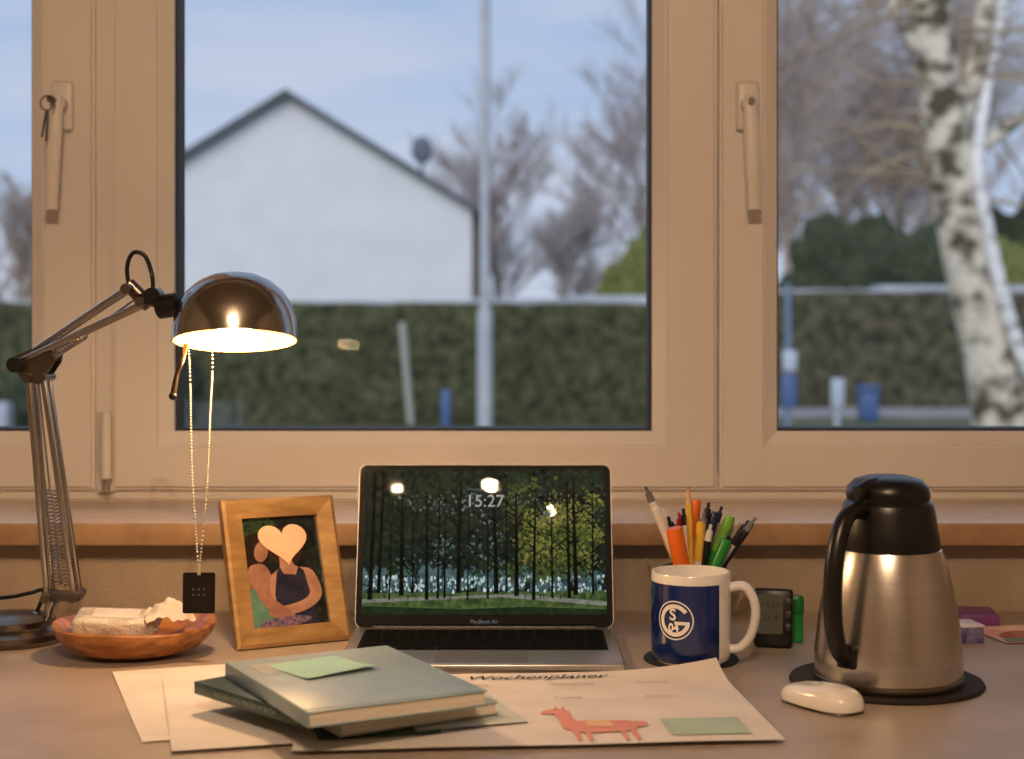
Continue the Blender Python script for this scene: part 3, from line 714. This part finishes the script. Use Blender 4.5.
P=[(645,486,1.87,.0045,wh,gy,'pen',.02,0),(653,502,1.85,.0060,wh,wh,'pen',.015,-.01),(688,486,1.86,.0038,yel,yel,'pencil',0,-.01),
(674,528,1.845,.0090,org,org,'marker',.0,-.014),(663,508,1.89,.004,red,wh,'pen',.01,.01),(679,512,1.88,.0045,wh,red,'pen',0,.01),(697,500,1.89,.005,yel,org,'marker',-.01,.015),
(709,502,1.88,.0045,nv,bk,'pen',-.01,0),(704,512,1.86,.0045,bk,gy,'pen',.0,-.02),(716,512,1.88,.0050,bk,nv,'marker',-.015,.01),(731,516,1.87,.0058,grn,lg,'marker',-.018,0),
(727,540,1.85,.0060,grn,grn,'marker',-.012,-.012),(738,522,1.89,.0045,gy,wh,'pen',-.02,.01),(749,520,1.88,.0045,bk,bk,'pen',-.02,0),(756,517,1.87,.0042,bk,gy,'pen',-.022,-.006),(742,530,1.86,.0042,wh,bk,'pen',-.022,.0),(690,522,1.90,.005,red,red,'marker',0,.02),(683,508,1.87,.0042,wh,bk,'pen',.004,-.02),(701,522,1.85,.0048,wh,yel,'marker',-.004,-.02),(668,516,1.88,.0045,gy,bk,'pen',.012,0),(722,506,1.90,.004,wh,nv,'pen',-.014,.016),(711,524,1.85,.0045,bk,wh,'pen',-.008,-.018),(659,520,1.87,.005,wh,org,'marker',.014,.0)]
for i,a in enumerate(P): pen(i,*a)
G('pen_holder',hp_,pcn)

# ---------------- digital clock ----------------
cb=T(774,648); cmx=rotz(-12,cb)@Matrix.Rotation(math.radians(-8),4,'X')
cp=[box('case',(-0.023,-0.006,0.001),(0.021,0.012,0.067),black,0.004,cmx),
    box('lcd',(-0.018,-0.0066,0.016),(0.010,-0.0058,0.060),M('lcd',(72,78,70),(84,90,80),rough=0.3),0,cmx),
    box('foot',(-0.018,0.0,0.0),(0.018,0.03,0.005),black,0.001,rotz(-12,cb))]
lmx=cmx@Matrix.Translation((-0.004,-0.007,0.048))@Matrix.Rotation(math.radians(90),4,'X')
cp.append(text('digits','15:27',0.009,lmx,ink)); cp.append(text('digits2','21.4',0.010,lmx@Matrix.Translation((0,-0.014,0)),ink))
for i in range(3): cp.append(box('button_%d'%i,(0.013,-0.0075,0.02+0.014*i),(0.019,-0.0055,0.028+0.014*i),M('btn',(50,50,52),rough=0.4),0.0005,cmx))
G('digital_clock',cp,cb)
gm=T(797,642)
G('highlighter_pen',[lathe('body',[(0,0.001),(0.0075,0.001),(0.0075,0.034)],grn,Matrix.Translation(gm),20),
  lathe('cap',[(0.0082,0.034),(0.0082,0.05),(0.006,0.054),(0,0.054)],C('dkgreen',(20,110,60)),Matrix.Translation(gm),20),
  box('clip',(gm.x-0.001,gm.y-0.0105,gm.z+0.036),(gm.x+0.001,gm.y-0.007,gm.z+0.053),grn,0.0004)],gm)

# ---------------- thermos ----------------
tcn=T(888,681,0.005); TX=Matrix.Translation(tcn)
steel=M('brushed_steel',(204,200,194),(212,208,202),scale=6,stretch=(1,1,60),rough=0.26,metal=1.0)
k=1.645/F
def zz_(py): return (681-py)*k
tp_=[]
tp_.append(lathe('body',[(0,0.001),(0.069,0.001),(0.0725,0.004),(0.0742,0.010),(0.0740,0.03),(0.0726,zz_(640)),(0.0698,zz_(615)),(0.066,zz_(592)),(0.061,zz_(572)),(0.056,zz_(556)),(0.053,zz_(549)),(0.051,zz_(548))],steel,TX,96))
tp_.append(lathe('foot_ring',[(0.066,0.0),(0.0735,0.0),(0.0752,0.003),(0.0752,0.008),(0.073,0.010)],M('steel_rim',(130,120,110),rough=0.3,metal=1),TX,96))
tp_.append(lathe('collar',[(0.052,zz_(549)),(0.0525,zz_(546)),(0.050,zz_(530)),(0.047,zz_(512)),(0.045,zz_(505)),(0.0445,zz_(504)),(0.0415,zz_(501)),(0.0415,zz_(499)),(0.0425,zz_(497)),(0.041,zz_(488)),(0.034,zz_(481)),(0.022,zz_(477.5)),(0,zz_(476.5))],black,TX,64))
hdv=Vector((-0.71,-0.70,0)).normalized()
tp_.append(tube('thumb_lever',cr([tcn+hdv*0.012+Vector((0,0,zz_(484))),tcn+hdv*0.036+Vector((0,0,zz_(486))),tcn+hdv*0.054+Vector((0,0,zz_(492)))],5),[0.008,0.0085,0.009],black,14,0.75))
sd=-hdv
tp_.append(tube('spout',cr([tcn+sd*0.03+Vector((0,0,zz_(512))),tcn+sd*0.046+Vector((0,0,zz_(506))),tcn+sd*0.053+Vector((0,0,zz_(498)))],5),[0.014,0.012,0.008],black,16))
hpn=[tcn+hdv*r+Vector((0,0,zz_(py))) for r,py in [(0.040,511),(0.058,507),(0.076,513),(0.088,530),(0.096,556),(0.099,584),(0.0975,610),(0.092,630),(0.083,643),(0.070,649)]]
tp_.append(tube('handle',cr(hpn,5),[0.0085,0.0085,0.0095,0.0095,0.009,0.0085],black,16,1.0,up=hdv))
tp_.append(box('handle_bracket',(-0.011,-0.004,-0.012),(0.011,0.004,0.012),black,0.003,Matrix.Translation(tcn+hdv*0.0735+Vector((0,0,zz_(646))))@Matrix.Rotation(math.atan2(hdv.y,hdv.x)+math.pi/2,4,'Z')))
G('thermos_jug',tp_,tcn)
lathe('jug_coaster',[(0,0.0003),(0.097,0.0003),(0.0985,0.002),(0.097,0.0048),(0,0.0048)],M('cork_black',(24,20,20),(38,32,30),scale=300,rough=0.85),Matrix.Translation(T(886,683)),64)

# ---------------- mouse ----------------
mo=T(822,707); mv=rotz(34,mo)
vs=[];fs=[];nx,ny=24,32
def sup(t,p): return math.copysign(abs(t)**p,t)
for j in range(ny+1):
    ph=math.pi*j/ny
    for i in range(nx*2):
        a=2*math.pi*i/(nx*2)
        cx=sup(math.cos(a),0.75);cy=sup(math.sin(a),0.75)
        s=math.sin(ph)**0.55; zc=math.cos(ph)
        x=0.0250*s*cx; y=0.046*s*cy
        zt_=0.0 if zc<0 else 0.017*zc**0.8*(1-0.15*cy)
        zb=-0.004*(-zc)**0.6 if zc<0 else 0
        vs.append(mv@Vector((x,y,0.0055+zt_+zb)))
for j in range(ny):
    for i in range(nx*2):
        a=j*nx*2+i;b=j*nx*2+(i+1)%(nx*2); fs.append((a,b,b+nx*2,a+nx*2))
ms=mk('shell',vs,fs,white,True)
bmm=bmesh.new(); bmm.from_mesh(ms.data); bmesh.ops.remove_doubles(bmm,verts=bmm.verts,dist=1e-5); bmesh.ops.recalc_face_normals(bmm,faces=bmm.faces); bmm.to_mesh(ms.data); bmm.free()
G('computer_mouse',[ms,box('sole',(-0.018,-0.039,0.0003),(0.018,0.039,0.003),alu,0.001,mv)],mo)

# ---------------- items at right ----------------
G('card_box',[box('box',(-0.02,-0.02,0),(0.006,0.02,0.018),M('box_blue',(60,66,130),(150,140,170),scale=80,rough=0.4),0.001,rotz(8,T(972,640))),
 box('box_lid',(-0.021,-0.021,0.018),(0.007,0.021,0.021),M('box_lid_m',(206,200,210),rough=0.4),0.001,rotz(8,T(972,640)))])
box('purple_notebook',(-0.035,-0.03,0),(0.012,0.03,0.014),M('purple',(96,50,110),(120,66,130),rough=0.4),0.002,rotz(-6,T(985,622)))
s,_x=sheet('postcard',(T(1015,634).x+0.02,T(1015,634).y),12,0.12,0.10,0.001,M('card_pink',(214,150,130),(236,206,190),scale=30,rough=0.4),2)
pcp=[s,poly('motif',ell(-0.02,-0.01,0.03,0.02,20),_x,M('card_motif',(150,60,60),(190,120,80),scale=60,rough=0.4),0.0014),poly('motif2',[(-0.055,-0.045),(-0.01,-0.045),(-0.01,-0.03),(-0.055,-0.03)],_x,M('card_green',(90,140,110),rough=0.4),0.0014)]
G('postcard',pcp)

# ---------------- outside ----------------
GZ=-0.55; GL=GZ+0.006
box('lawn',(-60,2.6,GZ-0.3),(60,150,GZ),M('grass',(84,92,64),(110,114,80),scale=3,rough=0.95))
box('street',(-60,27.0,GZ+0.001),(60,29.6,GZ+0.02),M('asphalt',(150,146,148),(176,170,170),scale=2,rough=0.9))
hm=M('hedge_leaf',(44,50,30),(96,96,66),scale=6,rough=0.95,bump=0.6,bscale=14)
hm2=M('hedge_leaf2',(52,54,40),(104,98,76),scale=4.5,rough=0.95,bump=0.6,bscale=12)
frost=M('frost',(176,180,190),(196,200,210),scale=3,rough=0.9)
def hedge(nm,x0,x1,y0,y1,z1,mat,seed,caps):
    vs=[];fs=[]
    nx=int((x1-x0)/0.15); nz=int((z1-GZ)/0.12)
    pro=[(y0,GZ+(z1-GZ)*j/nz) for j in range(nz+1)]+[(y0+(y1-y0)*j/4,z1) for j in range(1,5)]+[(y1,GZ)]
    for i in range(nx+1):
        for (y,z) in pro:
            x=x0+(x1-x0)*i/nx; d=0.12*noise.noise(Vector((x*2.2+seed,y*2,z*2.2)))
            vs.append((x,y+d,max(GL,z+d*0.4)))
    m=len(pro)
    for i in range(nx):
        for j in range(m-1):
            a=i*m+j; fs.append((a,a+m,a+m+1,a+1))
    fs.append(tuple(range(m))); fs.append(tuple(nx*m+j for j in range(m-1,-1,-1)))
    p=[mk('leaves',vs,fs,mat,True)]
    for ii,(a,b,h_) in enumerate(caps): p.append(box('frosted_top_%d'%ii,(a,y0+0.15,z1-0.03),(b,y1,z1+h_),frost,0.01))
    return G(nm,p)
hedge('hedge',-13,3.2,25,26.3,CZ+15/64,hm,1,[(-13,-0.7,0.03),(-0.7,0.9,0.07),(0.9,3.2,0.12)])
hedge('hedge',4.3,16,30,31.2,CZ+26/53.3,hm2,7,[(4.3,7.0,0.05),(7.0,16,0.13)])
hw=M('house_render',(222,224,230),(230,232,236),scale=1.2,rough=0.9)
roofm=M('roof_tiles',(90,98,106),(110,116,124),scale=5,rough=0.8)
D=40; ax=(287-512)*D/F; az=CZ+(YH-97)*D/F; hwid=4.62; ez=CZ+(YH-210)*D/F
vs=[(ax-hwid,D,GL),(ax+hwid,D,GL),(ax+hwid,D,ez),(ax,D,az),(ax-hwid,D,ez)]
vs+=[(x,y+10,z) for x,y,z in vs]
fs=[(0,1,2,3,4),(9,8,7,6,5)]+[(i,5+i,5+(i+1)%5,(i+1)%5) for i in range(5)]
hs=[mk('walls',vs,fs,hw)]
for sgn in (-1,1):
    dx=hwid+0.28; sl=(az-ez)/hwid
    p0=Vector((ax,D-0.35,az+0.02)); p1=Vector((ax+sgn*dx,D-0.35,az-dx*sl+0.02)); t_=Vector((0,0,0.15)); yv=Vector((0,10.7,0))
    vv_=[p0,p1,p1+t_,p0+t_]; vv_=vv_+[q+yv for q in vv_]
    hs.append(mk('roof_%d'%(sgn+1),vv_,[(0,1,2,3),(7,6,5,4)]+[(i,4+i,4+(i+1)%4,(i+1)%4) for i in range(4)],roofm))
hs.append(box('side_shade',(ax+hwid,D+0.4,GL),(ax+hwid+0.22,D+6,ez-0.1),M('side_shade_tone',(120,112,108),rough=0.9)))  # dark strip with the house side's shade put into its colour
hs.append(tube('dish_mast',[((422-512)*43/F,D+3,3.6),((422-512)*43/F,D+3,5.4)],0.05,roofm,8))
ds=(422-512)*43/F; hs.append(sphere('satellite_dish',(ds,D+3,CZ+(YH-150)*43/F),0.38,M('dish',(100,108,120),rough=0.6),(0.75,0.25,1)))
G('house',hs,Vector((ax,D,GL)))
pole=M('galvanised',(180,184,192),(196,200,206),scale=4,rough=0.6)
px_=S(485,425,23)
G('street_lamp',[tube('mast',[(px_.x,23,GL),(px_.x,23,7.5)],0.07,pole,16),tube('mast_base',[(px_.x,23,GL),(px_.x,23,1.25)],0.11,pole,16),
  tube('arm',cr([(px_.x,23,7.45),(px_.x-0.3,22.8,7.8),(px_.x-1.2,22.3,7.9)],5),0.05,pole,10),box('lantern',(px_.x-1.8,22.1,7.8),(px_.x-1.1,22.5,7.95),pole,0.04)],Vector((px_.x,23,GL)))
tube('garden_stake',[S(411,424,24),S(402,322,24)],0.055,M('stake',(170,170,162),rough=0.7),10).name='garden_stake'
bl=M('blue_paint',(80,106,154),rough=0.5)
q=S(446,420,24); box('blue_post',(q.x-0.07,23.9,GL),(q.x+0.07,24.1,GZ+0.6),bl,0.03)
q=S(868,412,26); G('waste_bin',[box('bin',(q.x-0.14,25.8,GL),(q.x+0.14,26.2,GZ+0.5),bl,0.04),box('bin_lid',(q.x-0.16,25.78,GZ+0.5),(q.x+0.16,26.22,GZ+0.58),bl,0.02)])
q=S(788,420,22); sg=M('sign_face',(190,200,214),rough=0.5)
G('road_sign',[tube('post',[(q.x,22,GL),(q.x,22,1.6)],0.04,M('sign_post',(120,140,166),rough=0.5),10),box('plate',(q.x-0.10,21.92,-0.1),(q.x+0.10,21.95,0.35),bl,0.01),box('plate_low',(q.x-0.08,21.92,0.4),(q.x+0.11,21.95,0.68),sg,0.01)])
q=S(837,415,24); G('road_sign',[tube('post',[(q.x,24,GL),(q.x,24,0.2)],0.04,sg,10),box('plate',(q.x-0.10,23.92,-0.22),(q.x+0.10,23.96,0.22),sg,0.02)])
q=S(8,420,20); box('utility_box',(q.x-0.35,19.3,GL),(q.x+0.2,19.6,CZ-(400-YH)*20/F),frost,0.03)
f0=S(188,425,17.3).x
fence=[]
wirem=M('fence_wire',(120,124,124),rough=0.7)
for i in range(10):
    x=f0+i*0.04
    fence.append(tube('wire_a%d'%i,[(x,17.3,-0.08),(x+0.2,17.3,0.22)],0.004,wirem,5)); fence.append(tube('wire_b%d'%i,[(x+0.2,17.3,-0.08),(x,17.3,0.22)],0.004,wirem,5))
fence.append(tube('fence_post',[(f0,17.3,GL),(f0,17.3,0.26)],0.012,wirem,8)); fence.append(tube('fence_post_b',[(f0+0.56,17.3,GL),(f0+0.56,17.3,0.26)],0.012,wirem,8))
fence.append(tube('fence_rail',[(f0,17.3,-0.08),(f0+0.56,17.3,-0.08)],0.008,wirem,8))
G('wire_fence',fence,Vector((f0,17.3,GL)))
def bush(nm,c,sx,sy,sz,mat,seed):
    bm=bmesh.new(); bmesh.ops.create_icosphere(bm,subdivisions=5,radius=1)
    for q in bm.verts:
        d=q.co.copy(); k=1+0.3*noise.noise(d*2+Vector((seed,0,0)))+0.22*noise.noise(d*6+Vector((0,seed,0)))
        q.co=Vector((d.x*sx*k,d.y*sy*k,d.z*sz*k))+Vector(c); q.co.z=max(q.co.z,GL)
    me=bpy.data.meshes.new(nm); bm.to_mesh(me); bm.free(); me.materials.append(mat)
    return link(bpy.data.objects.new(nm,me))
bg1=M('bush_dark',(42,50,38),(76,84,58),scale=7,rough=0.95)
bg2=M('bush_yellow',(88,94,48),(128,130,72),scale=7,rough=0.95)
bush('evergreen_shrub',(7.6,33,0.9),2.4,1.4,2.1,bg1,2)
bush('evergreen_shrub',(10.6,34,0.8),1.9,1.4,1.8,bg2,4)
bush('evergreen_shrub',(3.3,38,0.8),1.3,1.2,2.1,bg2,6)
bush('evergreen_shrub',(-6.0,20.4,-0.2),0.5,0.5,0.75,bg1,8)
bush('evergreen_shrub',(-3.95,18.5,-0.25),0.42,0.5,1.05,bg1,11)
bush('evergreen_shrub',(13.5,40,1.0),3.2,1.4,3.0,bg1,14)
def tree(nm,base,h,r0,seed,mat,lev=4,lean=(0,0,0),kids=3,first=0.2,spread=0.9,rmin=0.008):
    rr=random.Random(seed); vs=[];fs=[]
    def segm(p,q,r1,r2):
        t=(q-p).normalized(); a=t.cross(Vector((0.3,1,0.1))).normalized(); b=t.cross(a); n_=3 if r1<0.05 else 8; s=len(vs)
        for P_,R_ in ((p,r1),(q,r2)):
            for k in range(n_):
                an=2*math.pi*k/n_; vs.append(P_+a*math.cos(an)*R_+b*math.sin(an)*R_)
        for k in range(n_): fs.append((s+k,s+(k+1)%n_,s+n_+(k+1)%n_,s+n_+k))
    def grow(p,d,L,r,l,isT=False):
        n_=5; sl=L/n_
        for i in range(n_):
            nd=(d+Vector((rr.uniform(-.2,.2),rr.uniform(-.2,.2),rr.uniform(-.06,.16)))*(0.35 if isT else 1)).normalized()
            q=p+nd*sl; r2=max(rmin*0.7,r*0.87)
            segm(p,q,r,r2)
            if l>0 and (not isT or (i+1)/n_>first):
                for _ in range(kids if isT else rr.choice([1,1,2])):
                    az_=rr.uniform(0,2*math.pi); sd=Vector((math.cos(az_),math.sin(az_),0))
                    cd=(nd*0.7+sd*spread*rr.uniform(.5,1)+Vector((0,0,rr.uniform(-0.05,0.4)))).normalized()
                    grow(q,cd,L*rr.uniform(.42,.62)*(0.9 if isT else 1),max(rmin,r2*0.45),l-1)
            p,d,r=q,nd,r2
    grow(Vector(base),(Vector((0,0,1))+Vector(lean)).normalized(),h,r0,lev,True)
    return mk(nm,[Vector((q.x,q.y,max(q.z,GL))) for q in vs],fs,mat,True)
bark=M('bark_brown',(176,158,146),(206,188,176),scale=3,rough=0.95)
bark2=M('bark_far',(180,168,166),(206,194,190),scale=3,rough=0.95)
tree('bare_tree',((500-512)*48/F,50,GL),5.0,0.2,3,bark2,4,rmin=0.013)
tree('bare_tree',((560-512)*55/F,56,GL),3.8,0.18,5,bark2,4,rmin=0.012)
tree('bare_tree',((650-512)*45/F,46,GL),5.6,0.18,8,bark2,4,rmin=0.010)
tree('bare_tree',((455-512)*58/F,60,GL),4.8,0.2,12,bark2,3,kids=4,rmin=0.016)
tree('bare_tree',((820-512)*34/F,37,GL),6.5,0.18,21,bark,4,rmin=0.011)
tree('bare_tree',((900-512)*40/F,42,GL),8,0.2,22,bark2,4,rmin=0.012)
tree('bare_tree',((1010-512)*32/F,38,GL),6.5,0.18,23,bark,4,rmin=0.011)
tree('bare_tree',((760-512)*44/F,45,GL),6.5,0.2,25,bark2,4,rmin=0.012)
tree('bare_tree',((860-512)*50/F,52,GL),7.5,0.2,31,bark,4,rmin=0.013)
tree('bare_tree',((-40-512)*44/F,50,GL),3.6,0.2,27,bark,4,rmin=0.012)
d=18
bb=M('birch_bark',(84,78,58),(224,214,196),scale=3.4,rough=0.9,bump=0.5,stretch=(1,1,1.3),bscale=9,lo=0.38,hi=0.56)
bw=M('birch_white',(150,146,142),(238,236,236),scale=5,rough=0.85,stretch=(1,1,2),lo=0.3,hi=0.5)
tp=[]
tp.append(tube('trunk',cr([(S(1004,425,d).x,d,GL+0.03)]+[S(a,b,d) for a,b in [(998,400),(984,330),(966,250),(952,165),(938,70),(928,-20),(915,-150)]],5),[0.34,0.31,0.29,0.28,0.27,0.26,0.24,0.22,0.2],bb,20))
tp.append(tube('stem_white',cr([S(1060,412,d-0.3),S(1024,360,d-0.3),S(1000,285,d-0.3),S(983,205,d-0.3),S(978,150,d-0.2),S(990,70,d),S(1004,-10,d),S(1015,-130,d)],5),[0.09,0.085,0.08,0.075,0.07,0.065,0.06],bw,12))
tp.append(tube('limb_a',cr([S(952,165,d),S(975,150,d),S(1010,125,d),S(1060,90,d)],5),[0.12,0.1,0.08,0.06],bb,10))
tp.append(tube('limb_b',cr([S(950,140,d),S(975,75,d),S(985,10,d),S(990,-100,d)],5),[0.15,0.13,0.11,0.1],bb,10))
tp.append(tube('limb_c',cr([S(938,70,d),S(900,20,d),S(870,-60,d)],5),[0.1,0.07,0.05],bb,10))
rg2=random.Random(5)
twm=M('twig_brown',(150,130,104),(186,166,138),scale=3,rough=0.9)
for i in range(40):
    py=rg2.uniform(-90,190); s=rg2.choice([-1,-1,1]); x0=940+ (0 if s<0 else 20)
    L=rg2.uniform(60,170)
    tp.append(tube('twig_%d'%i,cr([S(x0,py,d),S(x0+s*L*.4,py-rg2.uniform(-20,25),d+rg2.uniform(-.4,.4)),S(x0+s*L,py+rg2.uniform(-40,50),d+rg2.uniform(-1,1))],4),[0.026,0.018,0.009],twm,6))
G('birch_tree',tp,Vector((S(1004,425,d).x,d,GL)))
